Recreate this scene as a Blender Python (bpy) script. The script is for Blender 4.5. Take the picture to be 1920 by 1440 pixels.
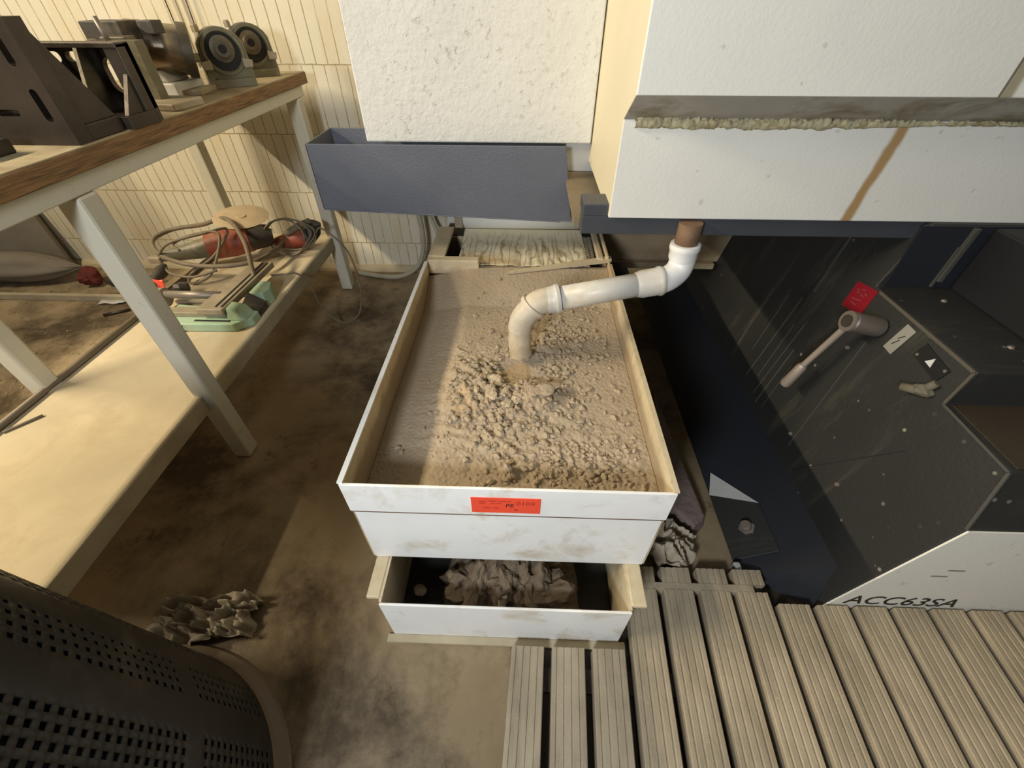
import bpy, bmesh, math, random
from mathutils import Vector, Matrix, noise
random.seed(7)
for o in list(bpy.data.objects): bpy.data.objects.remove(o)
sc=bpy.context.scene; COL=sc.collection
PI=math.pi
# ---------------- camera ----------------
def setup_camera():
    p,r,y=[math.radians(a) for a in (42.68404,-.03174525,1.87576535)]
    right=Vector((math.cos(y),math.sin(y),0)); fw=Vector((-math.sin(y),math.cos(y),0)); up=Vector((0,0,1))
    F=fw*math.cos(p)-up*math.sin(p); D=-(up*math.cos(p)+fw*math.sin(p))
    R1=right*math.cos(r)+D*math.sin(r); D1=-right*math.sin(r)+D*math.cos(r)
    cd=bpy.data.cameras.new('camera'); cam=bpy.data.objects.new('camera',cd); COL.objects.link(cam)
    cd.sensor_width=36; cd.sensor_fit='HORIZONTAL'; cd.lens=793.035/1920*36; cd.clip_start=.01
    M=Matrix((( R1.x,-D1.x,-F.x,0),(R1.y,-D1.y,-F.y,0),(R1.z,-D1.z,-F.z,1.0),(0,0,0,1)))
    cam.matrix_world=M; sc.camera=cam
setup_camera()
sc.view_settings.view_transform='Standard'; sc.view_settings.look='None'
sc.view_settings.exposure=0.18; sc.view_settings.gamma=1; sc.view_settings.use_curve_mapping=False
# ---------------- world and lights ----------------
w=bpy.data.worlds.new('hall'); sc.world=w; w.use_nodes=True
w.node_tree.nodes['Background'].inputs[0].default_value=(1.0,.90,.74,1); w.node_tree.nodes['Background'].inputs[1].default_value=.085
def lamp(name,kind,loc,energy,color,size=.05,target=None,sy=None,spread=None):
    l=bpy.data.lights.new(name,kind); l.energy=energy; l.color=color
    if kind=='AREA':
        l.size=size
        if sy: l.shape='RECTANGLE'; l.size_y=sy
        if spread: l.spread=spread
    else: l.shadow_soft_size=size
    o=bpy.data.objects.new(name,l); COL.objects.link(o); o.location=loc
    if target is not None: o.rotation_euler=(Vector(target)-Vector(loc)).to_track_quat('-Z','Y').to_euler()
    return o
wl=lamp('warm_tube','AREA',(-2.35,.35,1.96),68,(1.0,.85,.60),.04,None,1.3)
wl.rotation_euler=(0,-math.radians(52),0)
lamp('daylight','AREA',(-.5,-.75,1.22),19,(.89,.945,1.0),.25,(.1,.9,.5))
# ---------------- materials ----------------
MATS={}
class NT:
    def __init__(s,m): s.t=m.node_tree; s.n=s.t.nodes; s.l=s.t.links
    def new(s,k,**kw):
        x=s.n.new(k)
        for a,b in kw.items(): setattr(x,a,b)
        return x
    def math(s,op,a,b=None,c=None,clamp=False):
        x=s.new('ShaderNodeMath',operation=op); x.use_clamp=clamp
        for i,v in enumerate((a,b,c)):
            if v is None: continue
            if isinstance(v,(int,float)): x.inputs[i].default_value=v
            else: s.l.new(v,x.inputs[i])
        return x.outputs[0]
    def mix(s,f,a,b,mode='MIX'):
        x=s.new('ShaderNodeMix',data_type='RGBA',blend_type=mode)
        for i,v in ((0,f),(6,a),(7,b)):
            if isinstance(v,(int,float)): x.inputs[i].default_value=v
            elif isinstance(v,tuple): x.inputs[i].default_value=v+(1,) if len(v)==3 else v
            else: s.l.new(v,x.inputs[i])
        return x.outputs[2]
    def noise(s,scale,detail=4,rough=.55,vec=None,dist=0):
        x=s.new('ShaderNodeTexNoise'); x.inputs['Scale'].default_value=scale; x.inputs['Detail'].default_value=detail
        x.inputs['Roughness'].default_value=rough; x.inputs['Distortion'].default_value=dist
        s.l.new(vec if vec is not None else s.obj(),x.inputs['Vector']); return x.outputs['Fac']
    def obj(s):
        if not hasattr(s,'_o'): s._o=s.new('ShaderNodeTexCoord').outputs['Object']
        return s._o
    def map(s,scale=(1,1,1),rot=(0,0,0),loc=(0,0,0)):
        x=s.new('ShaderNodeMapping'); x.inputs['Scale'].default_value=scale; x.inputs['Rotation'].default_value=rot; x.inputs['Location'].default_value=loc
        s.l.new(s.obj(),x.inputs['Vector']); return x.outputs[0]
    def ramp(s,f,lo,hi):
        x=s.new('ShaderNodeMapRange'); x.inputs[1].default_value=lo; x.inputs[2].default_value=hi; s.l.new(f,x.inputs[0]); return x.outputs[0]
def mat(name,col,rough=.6,metal=0,var=.18,vscale=6,dirt=None,dscale=3,dlo=.5,dhi=.75,bump=.15,bscale=120,spec=.5,extra=None,bdist=.002):
    if name in MATS: return MATS[name]
    m=bpy.data.materials.new(name); m.use_nodes=True; N=NT(m); b=N.n['Principled BSDF']
    b.inputs['Roughness'].default_value=rough; b.inputs['Metallic'].default_value=metal; b.inputs['Specular IOR Level'].default_value=spec
    dark=tuple(c*(1-var) for c in col); light=tuple(min(1,c*(1+var*.6)) for c in col)
    c=N.mix(N.ramp(N.noise(vscale,5),.3,.7),dark,light)
    if dirt is not None:
        c=N.mix(N.ramp(N.noise(dscale,8,.65,dist=.4),dlo,dhi),c,dirt)
    h=N.noise(bscale,5,.6)
    if extra: c,h=extra(N,c,h,b)
    N.l.new(c,b.inputs['Base Color'])
    if bump:
        bp=N.new('ShaderNodeBump'); bp.inputs['Strength'].default_value=bump; bp.inputs['Distance'].default_value=bdist
        N.l.new(h,bp.inputs['Height']); N.l.new(bp.outputs[0],b.inputs['Normal'])
    MATS[name]=m; return m
def streak(N,p0,p1,w,axes=('X','Z'),wob=.02,ns=9):
    sx=N.new('ShaderNodeSeparateXYZ'); N.l.new(N.obj(),sx.inputs[0])
    a=sx.outputs[axes[0]]; b=sx.outputs[axes[1]]
    dx,dy=p1[0]-p0[0],p1[1]-p0[1]; L=math.hypot(dx,dy); dx/=L; dy/=L
    A=N.math('SUBTRACT',a,p0[0]); B=N.math('SUBTRACT',b,p0[1])
    u=N.math('ADD',N.math('MULTIPLY',A,dx),N.math('MULTIPLY',B,dy))
    v=N.math('ADD',N.math('MULTIPLY',A,-dy),N.math('MULTIPLY',B,dx))
    n=N.math('MULTIPLY',N.math('SUBTRACT',N.noise(ns,4),.5),wob*2)
    v=N.math('ABSOLUTE',N.math('ADD',v,n))
    m=N.new('ShaderNodeMapRange'); m.interpolation_type='SMOOTHSTEP'; N.l.new(v,m.inputs[0])
    m.inputs[1].default_value=w; m.inputs[2].default_value=w*.35; m.inputs[3].default_value=0; m.inputs[4].default_value=1
    i1=N.math('GREATER_THAN',u,0); i2=N.math('LESS_THAN',u,L)
    return N.math('MULTIPLY',N.math('MULTIPLY',m.outputs[0],i1),i2)

def x_wall(N,c,h,b):
    sx=N.new('ShaderNodeSeparateXYZ'); N.l.new(N.obj(),sx.inputs[0])
    cb=N.new('ShaderNodeCombineXYZ'); N.l.new(sx.outputs[0],cb.inputs[0]); N.l.new(N.math('SUBTRACT',sx.outputs[2],.137),cb.inputs[1])
    add=N.new('ShaderNodeVectorMath',operation='ADD'); N.l.new(cb.outputs[0],add.inputs[0])
    nz=N.new('ShaderNodeTexNoise'); nz.inputs['Scale'].default_value=30; N.l.new(N.obj(),nz.inputs['Vector'])
    sc_=N.new('ShaderNodeVectorMath',operation='SCALE'); N.l.new(nz.outputs['Color'],sc_.inputs[0]); sc_.inputs['Scale'].default_value=.0045
    N.l.new(sc_.outputs[0],add.inputs[1])
    br=N.new('ShaderNodeTexBrick'); N.l.new(add.outputs[0],br.inputs['Vector'])
    br.offset=.37; br.inputs['Scale'].default_value=1; br.inputs['Mortar Size'].default_value=.0021; br.inputs['Mortar Smooth'].default_value=.35
    br.inputs['Brick Width'].default_value=.043; br.inputs['Row Height'].default_value=.225
    f=br.outputs['Fac']
    pat=N.ramp(N.noise(7,3),.34,.5)
    fm=N.math('MULTIPLY',f,N.math('ADD',N.math('MULTIPLY',pat,.6),.3))
    c=N.mix(fm,c,(.36,.28,.13))
    # yellowed run marks and flakes
    st=N.ramp(N.noise(2.2,6,.7,vec=N.map((2.2,1,.8))),.5,.72)
    c=N.mix(N.math('MULTIPLY',st,.55),c,(.62,.45,.19))
    sp=N.ramp(N.noise(60,2),.71,.75)
    c=N.mix(N.math('MULTIPLY',sp,.5),c,(.3,.24,.15))
    h=N.math('SUBTRACT',N.math('MULTIPLY',h,.25),f)
    return c,h
M_wall=mat('painted_block_wall',(.72,.67,.53),.75,var=.06,vscale=3,bump=.6,bscale=70,extra=x_wall,bdist=.003)
def x_floor(N,c,h,b):
    g=N.ramp(N.noise(2.4,9,.68,dist=.15),.46,.62)
    c=N.mix(g,c,(.085,.060,.034))
    c=N.mix(N.ramp(N.noise(9,8,.75),.58,.72),c,(.055,.034,.018))
    c=N.mix(N.math('MULTIPLY',N.ramp(N.noise(24,8,.75),.55,.7),.35),c,(.34,.27,.17))
    sx=N.new('ShaderNodeSeparateXYZ'); N.l.new(N.obj(),sx.inputs[0])
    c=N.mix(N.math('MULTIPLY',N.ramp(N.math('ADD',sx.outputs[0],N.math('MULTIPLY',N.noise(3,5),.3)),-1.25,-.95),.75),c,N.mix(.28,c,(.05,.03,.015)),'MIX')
    N.l.new(N.ramp(N.noise(2.1,5),.35,.7),b.inputs['Roughness'])
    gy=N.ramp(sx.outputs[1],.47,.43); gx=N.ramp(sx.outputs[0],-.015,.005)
    c=N.mix(N.math('MULTIPLY',N.math('MULTIPLY',gx,gy),.93),c,(.012,.009,.006))  # dark shade below the duckboard gaps, put into the floor colour
    return c,h
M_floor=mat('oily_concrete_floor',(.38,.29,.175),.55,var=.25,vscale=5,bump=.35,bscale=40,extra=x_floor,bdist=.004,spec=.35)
M_plat=mat('dusty_concrete',(.56,.47,.31),.85,var=.14,vscale=5,dirt=(.46,.37,.24),dscale=7,bump=.3,bscale=60)
M_side=mat('concrete_edge',(.44,.38,.26),.85,var=.2,vscale=9,dirt=(.3,.24,.15),bump=.3,bscale=60)
M_white=mat('white_tank_paint',(.88,.87,.83),.42,var=.06,vscale=8,dirt=(.56,.46,.30),dscale=11,dlo=.54,dhi=.78,bump=.15,bscale=50)
def x_inner(N,c,h,b):
    sx=N.new('ShaderNodeSeparateXYZ'); N.l.new(N.obj(),sx.inputs[0])
    lv=N.math('ADD',sx.outputs[2],N.math('MULTIPLY',N.math('SUBTRACT',N.noise(12,6,.6),.5),.05))
    m=N.math('MULTIPLY',N.ramp(lv,.402,.380),N.ramp(lv,.25,.30))
    c=N.mix(N.math('MULTIPLY',m,.75),c,(.24,.165,.095))
    ch=N.ramp(N.noise(55,5,.7),.60,.66); c=N.mix(N.math('MULTIPLY',ch,.5),c,(.30,.17,.08))
    return c,h
M_inner=mat('tank_inside_dusty',(.62,.52,.34),.7,var=.15,vscale=9,dirt=(.44,.32,.18),dscale=9,dlo=.48,dhi=.7,bump=.25,bscale=60,extra=x_inner)
def x_cover(N,c,h,b):
    m=streak(N,(.659,.848),(.641,.655),.015,wob=.009,ns=14)
    c=N.mix(N.math('MULTIPLY',m,.9),c,(.40,.22,.055))
    m2=streak(N,(.731,.875),(.735,1.4),.013,wob=.006)
    c=N.mix(N.math('MULTIPLY',m2,.75),c,(.28,.20,.07))
    sp=N.ramp(N.noise(45,2),.70,.74); c=N.mix(N.math('MULTIPLY',sp,.4),c,(.45,.42,.35))
    return c,h
M_cover=mat('machine_white_paint',(.85,.83,.75),.5,var=.05,vscale=4,bump=.3,bscale=160,extra=x_cover,bdist=.0015)
M_warmlit=mat('machine_white_warm_lit',(.78,.70,.50),.5,var=.05,vscale=4,bump=.15,bscale=120)  # white paint tinted by the warm light, for the cover's left side
def x_col(N,c,h,b):
    pit=N.ramp(N.noise(60,5,.65),.40,.28)
    z=N.noise(3,2); am=N.ramp(z,.35,.62)
    c=N.mix(N.math('MULTIPLY',N.math('MULTIPLY',pit,am),.35),c,(.42,.38,.28))
    return c,N.math('SUBTRACT',h,N.math('MULTIPLY',pit,am))
M_colm=mat('rough_white_column_paint',(.74,.73,.68),.6,var=.06,vscale=4,bump=.7,bscale=55,extra=x_col,bdist=.004)
M_grey=mat('blue_grey_textured_paint',(.125,.135,.165),.42,var=.12,vscale=5,bump=.55,bscale=190,bdist=.0018)
def x_dark(N,c,h,b):
    v=N.new('ShaderNodeTexVoronoi'); v.inputs['Scale'].default_value=26; N.l.new(N.obj(),v.inputs['Vector'])
    m=N.math('MULTIPLY',N.ramp(v.outputs['Distance'],.12,.06),N.ramp(N.noise(5,3),.5,.62))
    c=N.mix(N.math('MULTIPLY',m,.6),c,(.5,.45,.36))
    d=N.ramp(N.noise(3,7,.65,vec=N.map((1,6,1)),dist=.5),.55,.8)
    c=N.mix(N.math('MULTIPLY',d,.35),c,(.17,.15,.095))
    return c,h
M_dark=mat('charcoal_machine_paint',(.028,.028,.026),.5,var=.15,vscale=5,bump=.3,bscale=130,extra=x_dark)
M_navy=mat('dark_navy_paint',(.020,.022,.028),.45,var=.15,bump=.25,bscale=150)
M_navyd=mat('near_black_paint',(.009,.009,.011),.6,var=.1,bump=.1)
M_navy2=mat('navy_pan_paint',(.060,.064,.074),.45,var=.1,bump=.2,bscale=150)
M_brownd=mat('grimy_brown_ledge',(.045,.032,.018),.7,var=.3,bump=.3)
M_dust=mat('dusty_shelf',(.24,.19,.12),.85,var=.2,bump=.5,bscale=60)
M_black=mat('black_gap',(.012,.011,.010),.8,bump=0)
M_lightgrey=mat('light_grey_casting',(.50,.49,.46),.6,var=.1,bump=.3,bscale=90,dirt=(.38,.31,.22),dlo=.6,dhi=.8)
M_table=mat('table_frame_paint',(.60,.57,.46),.5,var=.06,vscale=5,dirt=(.36,.31,.2),dscale=14,dlo=.62,dhi=.78,bump=.1)
def x_wood(N,c,h,b):
    g=N.noise(14,6,.6,vec=N.map((4,1,22)),dist=.6)
    c=N.mix(N.ramp(g,.35,.62),(.30,.165,.06),(.12,.062,.024))
    return c,g
M_woodedge=mat('worn_wood_edge',(.3,.15,.05),.6,extra=x_wood,bump=.4)
M_woodtop=mat('greasy_bench_top',(.40,.33,.20),.7,var=.25,vscale=5,dirt=(.2,.14,.07),dscale=7,dlo=.5,dhi=.7,bump=.2)
M_iron=mat('brown_cast_iron',(.060,.045,.033),.42,.55,var=.3,vscale=12,bump=.3,bscale=80)
M_iron2=mat('dusty_dark_iron',(.115,.095,.062),.55,.35,var=.3,vscale=15,dirt=(.24,.2,.13),dscale=14,dlo=.5,dhi=.72,bump=.4,bscale=80)
M_steel=mat('worn_steel',(.42,.36,.28),.33,.85,var=.3,vscale=8,dirt=(.22,.13,.08),dscale=7,dlo=.5,dhi=.7,bump=.15)
M_olive=mat('olive_casting_paint',(.155,.140,.085),.5,var=.2,vscale=12,dirt=(.30,.26,.17),dscale=16,dlo=.55,dhi=.75,bump=.3,bscale=80)
M_mint=mat('mint_machine_paint',(.36,.50,.34),.5,var=.1,vscale=14,dirt=(.44,.38,.25),dscale=14,dlo=.55,dhi=.8,bump=.1)
M_dusty=mat('dusty_steel',(.36,.30,.21),.6,.3,var=.2,vscale=20,bump=.2)
M_pvc=mat('pvc_pipe',(.60,.58,.53),.4,var=.06,vscale=10,dirt=(.50,.42,.29),dscale=18,dlo=.45,dhi=.8,bump=.08)
M_pvcw=mat('pvc_pipe_clean',(.82,.82,.80),.35,var=.04,vscale=10,dirt=(.6,.52,.4),dscale=14,dlo=.62,dhi=.82,bump=.05)
M_pvcm=mat('pvc_pipe_muddy',(.56,.47,.33),.6,var=.12,vscale=30,dirt=(.42,.32,.2),dscale=22,dlo=.45,dhi=.7,bump=.3,bscale=120)
M_rust=mat('rusty_stub',(.2,.12,.07),.7,.3,var=.3,bump=.3)
M_cablep=mat('pale_hose_rubber',(.46,.42,.31),.5,var=.1,bump=.05)
M_rubber=mat('dusty_rubber_hose',(.19,.15,.10),.65,var=.25,vscale=20,bump=.2)
M_blk=mat('dusty_black_plastic',(.045,.038,.030),.55,var=.2,dirt=(.16,.13,.085),dscale=20,dlo=.5,dhi=.8,bump=.2)
M_red=mat('faded_red_tool_plastic',(.30,.065,.03),.5,var=.2,vscale=20,dirt=(.25,.18,.11),dscale=20,dlo=.5,dhi=.75,bump=.1)
M_tag=mat('red_orange_sticker',(.90,.085,.035),.45,var=.03,bump=0)
M_tagred=mat('crimson_sticker',(.26,.008,.018),.4,var=.1,bump=.05)
M_ink=mat('black_ink',(.008,.007,.007),.6,bump=0)
M_inkr=mat('dark_red_ink',(.38,.03,.015),.6,bump=0)
M_disc=mat('tan_grinding_disc',(.50,.39,.25),.8,var=.1,vscale=30,bump=.2)
M_paperw=mat('white_filter_fleece',(.86,.84,.76),.8,var=.03,bump=.05)
def x_paper(N,c,h,b):
    wv=N.new('ShaderNodeTexWave'); wv.inputs['Scale'].default_value=6; wv.inputs['Distortion'].default_value=15; wv.inputs['Detail'].default_value=3; wv.inputs['Detail Scale'].default_value=1.4
    N.l.new(N.map((2.4,.5,.5)),wv.inputs['Vector'])
    f=N.ramp(wv.outputs['Fac'],.22,.02)
    sx=N.new('ShaderNodeSeparateXYZ'); N.l.new(N.obj(),sx.inputs[0])
    low=N.ramp(sx.outputs[1],1.42,1.30)
    c=N.mix(N.math('MULTIPLY',N.ramp(N.noise(9,6,.7),.42,.7),low),c,(.50,.34,.14))
    c=N.mix(N.math('MULTIPLY',N.math('MULTIPLY',f,low),.6),c,(.22,.15,.07))
    return c,h
M_paper=mat('stained_filter_paper',(.90,.82,.60),.8,var=.08,vscale=16,bump=.3,bscale=60,extra=x_paper)
def x_mud(N,c,h,b):
    c=N.mix(N.math('MULTIPLY',N.ramp(N.noise(5,6,.6),.45,.68),.6),c,(.33,.245,.155))
    c=N.mix(N.math('MULTIPLY',N.ramp(N.noise(70,4,.7),.6,.72),.35),c,(.60,.50,.36))
    sx=N.new('ShaderNodeSeparateXYZ'); N.l.new(N.obj(),sx.inputs[0])
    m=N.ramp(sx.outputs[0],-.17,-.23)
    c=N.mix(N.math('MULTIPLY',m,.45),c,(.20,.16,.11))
    return c,h
M_mud=mat('drying_grinding_sludge',(.43,.345,.24),.9,var=.14,vscale=10,bump=.6,bscale=150,extra=x_mud,bdist=.003,spec=.2)
M_chunk=mat('pale_sludge_stone',(.50,.40,.27),.9,var=.2,vscale=40,bump=.4,bscale=150,spec=.2)
M_weave=mat('sandy_filter_mesh',(.46,.34,.20),.9,var=.1,vscale=30,bump=.8,bscale=350,spec=.2)
def x_deck(N,c,h,b):
    sp=N.ramp(N.noise(260,2),.72,.75); c=N.mix(N.math('MULTIPLY',sp,.8),c,(.75,.72,.62))
    g=N.noise(16,6,.6,vec=N.map((3,.4,1)))
    c=N.mix(N.math('MULTIPLY',N.ramp(g,.45,.7),.5),c,(.20,.165,.11))
    return c,h
M_deck=mat('weathered_decking',(.42,.35,.245),.75,var=.15,vscale=12,bump=.5,bscale=190,extra=x_deck,spec=.3)
M_bin=mat('dark_basket_plastic',(.022,.019,.015),.5,var=.12,dirt=(.07,.055,.04),dscale=10,dlo=.5,dhi=.8,bump=.08)
M_rim=mat('translucent_brown_rim',(.20,.15,.10),.45,var=.1,bump=.05)
M_liner=mat('navy_liner',(.012,.022,.05),.5,bump=0)
M_foil=mat('crumpled_rag',(.40,.34,.25),.55,var=.2,vscale=30,bump=.2)
M_lump=mat('brown_sludge_lump',(.17,.125,.08),.8,var=.3,vscale=25,bump=.8,bscale=90,bdist=.006)
M_lablw=mat('white_label',(.30,.29,.25),.5,bump=0)
M_galv=mat('dull_galvanised',(.27,.23,.19),.5,.5,var=.15,bump=.15)
M_lever=mat('painted_lever',(.36,.30,.25),.45,.3,var=.1,bump=.08)
M_sealant=mat('crusty_sealant',(.52,.46,.28),.8,var=.35,vscale=40,dirt=(.27,.19,.08),dscale=20,dlo=.5,dhi=.7,bump=.8,bscale=120,bdist=.004)
M_sack=mat('pale_sack',(.22,.19,.15),.9,var=.15,bump=.4,bscale=50)

# ---------------- builders ----------------
def link(name,me,m,parent=None):
    o=bpy.data.objects.new(name,me); COL.objects.link(o)
    if m: me.materials.append(m)
    if parent: o.parent=parent
    return o
def tag(o,label=None,cat=None,group=None,kind=None):
    if label: o['label']=label
    if cat: o['category']=cat
    if group: o['group']=group
    if kind: o['kind']=kind
    return o
def thing(name,label,cat,loc=(0,0,0),group=None):
    o=bpy.data.objects.new(name,None); COL.objects.link(o); o.empty_display_size=.05
    return tag(o,label,cat,group)
class MB:
    def __init__(s): s.bm=bmesh.new()
    def box(s,x0,x1,y0,y1,z0,z1,M=None):
        v=[s.bm.verts.new((x,y,z)) for z in (z0,z1) for x,y in ((x0,y0),(x1,y0),(x1,y1),(x0,y1))]
        if M is not None:
            for a in v: a.co=M@a.co
        for f in ((3,2,1,0),(4,5,6,7),(0,1,5,4),(1,2,6,5),(2,3,7,6),(3,0,4,7)): s.bm.faces.new([v[i] for i in f])
        return s
    def hexa(s,P):
        v=[s.bm.verts.new(p) for p in P]
        for f in ((3,2,1,0),(4,5,6,7),(0,1,5,4),(1,2,6,5),(2,3,7,6),(3,0,4,7)): s.bm.faces.new([v[i] for i in f])
        return s
    def bar(s,a,b,w,h=None,up=(0,0,1)):
        h=h or w; a=Vector(a); b=Vector(b); d=(b-a); L=d.length; z=d.normalized(); u=Vector(up)
        if abs(z.dot(u))>.95: u=Vector((0,1,0))
        x=u.cross(z).normalized(); y=z.cross(x)
        M=Matrix(((x.x,y.x,z.x,a.x),(x.y,y.y,z.y,a.y),(x.z,y.z,z.z,a.z),(0,0,0,1)))
        return s.box(-w/2,w/2,-h/2,h/2,0,L,M)
    def prism(s,pts,vec):
        vec=Vector(vec); a=[s.bm.verts.new(p) for p in pts]; b=[s.bm.verts.new(Vector(p)+vec) for p in pts]; n=len(pts)
        s.bm.faces.new(a[::-1]); s.bm.faces.new(b)
        for i in range(n): s.bm.faces.new((a[i],a[(i+1)%n],b[(i+1)%n],b[i]))
        return s
    def tube(s,pts,rad,seg=16,cap=True):
        pts=[Vector(p) for p in pts]; n=len(pts)
        R=rad if isinstance(rad,(list,tuple)) else [rad]*n
        t=[(pts[min(i+1,n-1)]-pts[max(i-1,0)]).normalized() for i in range(n)]
        for i in range(n):
            if t[i].length<1e-6: t[i]=t[i-1].copy()
        u=Vector((0,0,1)) if abs(t[0].z)<.9 else Vector((1,0,0))
        u=(u-t[0]*u.dot(t[0])).normalized(); rings=[]
        for i in range(n):
            u=(u-t[i]*u.dot(t[i])); u=u.normalized() if u.length>1e-6 else Vector((1,0,0)); v=t[i].cross(u)
            rings.append([s.bm.verts.new(pts[i]+(u*math.cos(2*PI*k/seg)+v*math.sin(2*PI*k/seg))*R[i]) for k in range(seg)])
        for i in range(n-1):
            for k in range(seg):
                f=s.bm.faces.new((rings[i][k],rings[i][(k+1)%seg],rings[i+1][(k+1)%seg],rings[i+1][k])); f.smooth=True
        if cap: s.bm.faces.new(rings[0][::-1]); s.bm.faces.new(rings[-1])
        return s
    def lathe(s,prof,c,axis=(0,0,1),seg=32):
        # prof: (radius, height) along the axis from c
        a=Vector(axis).normalized(); u=Vector((0,0,1)) if abs(a.z)<.9 else Vector((1,0,0)); u=(u-a*u.dot(a)).normalized(); v=a.cross(u); c=Vector(c)
        rings=[[s.bm.verts.new(c+a*h+(u*math.cos(2*PI*k/seg)+v*math.sin(2*PI*k/seg))*max(r,1e-4)) for k in range(seg)] for r,h in prof]
        for i in range(len(rings)-1):
            for k in range(seg): s.bm.faces.new((rings[i][k],rings[i][(k+1)%seg],rings[i+1][(k+1)%seg],rings[i+1][k]))
        s.bm.faces.new(rings[0][::-1]); s.bm.faces.new(rings[-1]); return s
    def build(s,name,m,parent=None,bevel=0,smooth=False,seg=2):
        bmesh.ops.recalc_face_normals(s.bm,faces=s.bm.faces)
        me=bpy.data.meshes.new(name); s.bm.to_mesh(me); s.bm.free()
        if smooth:
            for p in me.polygons: p.use_smooth=True
            try: me.set_sharp_from_angle(angle=math.radians(40))
            except Exception: pass
        o=link(name,me,m,parent)
        if bevel:
            b=o.modifiers.new('bevel','BEVEL'); b.width=bevel; b.segments=seg; b.limit_method='ANGLE'; b.angle_limit=math.radians(35)
        return o
def spline(P,n=8,closed=False):
    P=[Vector(p) for p in P]; out=[]; N=len(P)
    rng=range(N) if closed else range(N-1)
    for i in rng:
        g=(lambda k:P[k%N]) if closed else (lambda k:P[max(0,min(N-1,k))])
        a,b,c,d=g(i-1),g(i),g(i+1),g(i+2)
        for j in range(n):
            t=j/n; out.append(.5*((2*b)+(c-a)*t+(2*a-5*b+4*c-d)*t*t+(3*b-a-3*c+d)*t**3))
    out.append(P[0].copy() if closed else P[-1].copy()); return out
def grid(fn,nu,nv,name,m,parent=None,smooth=True,solid=0):
    bm=bmesh.new(); V=[[bm.verts.new(fn(i/nu,j/nv)) for i in range(nu+1)] for j in range(nv+1)]
    for j in range(nv):
        for i in range(nu):
            f=bm.faces.new((V[j][i],V[j][i+1],V[j+1][i+1],V[j+1][i])); f.smooth=smooth
    me=bpy.data.meshes.new(name); bm.to_mesh(me); bm.free(); o=link(name,me,m,parent)
    if solid: s=o.modifiers.new('t','SOLIDIFY'); s.thickness=solid; s.offset=0
    return o
def rock(mb,c,r,seed,sub=2,flat=.6,rough=.35):
    q=bmesh.ops.create_icosphere(mb.bm,subdivisions=sub,radius=1)
    c=Vector(c); off=Vector((seed*3.1,seed*1.7,seed*.9)); R=Matrix.Rotation(seed*1.3,3,'Z')
    for v in q['verts']:
        p=v.co.copy(); k=1+rough*noise.noise(p*1.1+off)+rough*.4*noise.noise(p*3+off)
        v.co=c+R@Vector((p.x*r*k*1.15,p.y*r*k*.85,p.z*r*k*flat))
def text_mesh(name,body,size,M,m,parent,extr=.0004,shear=0,sx=1):
    cu=bpy.data.curves.new(name,'FONT'); cu.body=body; cu.size=size; cu.extrude=extr; cu.shear=shear
    t=bpy.data.objects.new(name+'_src',cu); COL.objects.link(t)
    dg=bpy.context.evaluated_depsgraph_get(); dg.update()
    me=bpy.data.meshes.new_from_object(t.evaluated_get(dg)); bpy.data.objects.remove(t)
    me.transform(M@Matrix.Diagonal((sx,1,1,1))); me.name=name; me.materials.clear()
    return link(name,me,m,parent)
def frame_M(o,x,y):
    x=Vector(x).normalized(); y=Vector(y); y=(y-x*y.dot(x)).normalized(); z=x.cross(y)
    return Matrix(((x.x,y.x,z.x,o[0]),(x.y,y.y,z.y,o[1]),(x.z,y.z,z.z,o[2]),(0,0,0,1)))

# ---------------- structure ----------------
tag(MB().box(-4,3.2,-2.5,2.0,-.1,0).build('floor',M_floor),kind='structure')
tag(MB().box(-4,3.2,1.9,2.05,0,2.8).build('wall_back',M_wall),kind='structure')
tag(MB().prism([(-3.9,1.9,0),(-3.9,1.872,0),(-3.9,1.878,.012),(-3.9,1.89,.022),(-3.9,1.9,.026)],(6.9,0,0)).build('baseboard_back',M_plat),kind='structure')

# ---------------- table ----------------
tb=thing('workbench','long steel framed workbench with wooden top and a dusty lower shelf','workbench')
BY=.30
MB().box(-1.28,-.782,BY,1.80,.768,.800).build('bench_top',M_woodedge,tb,bevel=.002)
MB().box(-1.278,-.784,BY+.002,1.798,.7996,.8022).build('top_surface',M_woodtop,tb)
f=MB(); f.box(-.838,-.79,BY+.02,1.76,.736,.768); f.box(-1.262,-1.214,BY+.02,1.76,.736,.768)
for y in (.72,1.70): f.box(-1.214,-.838,y,y+.045,.728,.768)
f.build('frame',M_table,tb,bevel=.002)
for x in (-.838,-1.262):
    for y in (.742,1.70): MB().box(x,x+.048,y,y+.046,0,.736).build('leg',M_table,tb,bevel=.006)
MB().bar((-1.20,.765,.60),(-1.06,.765,.735),.03,.012).build('gusset',M_table,tb)
MB().box(-1.24,-.818,.24,1.735,.228,.2455).build('shelf',M_plat,tb,bevel=.003)
MB().box(-.820,-.812,.24,1.735,.199,.2465).build('shelf_frame',M_side,tb,bevel=.002)
MB().box(-1.24,-.82,1.727,1.735,.199,.228).build('shelf_frame',M_side,tb,bevel=.002)
m=MB(); m.tube([(-1.228,.24,.2545),(-1.205,1.69,.2545)],.0085,12); m.build('shelf_edge_bar',mat('dark_steel_rod',(.17,.135,.09),.55,.4,var=.2),tb)

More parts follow.
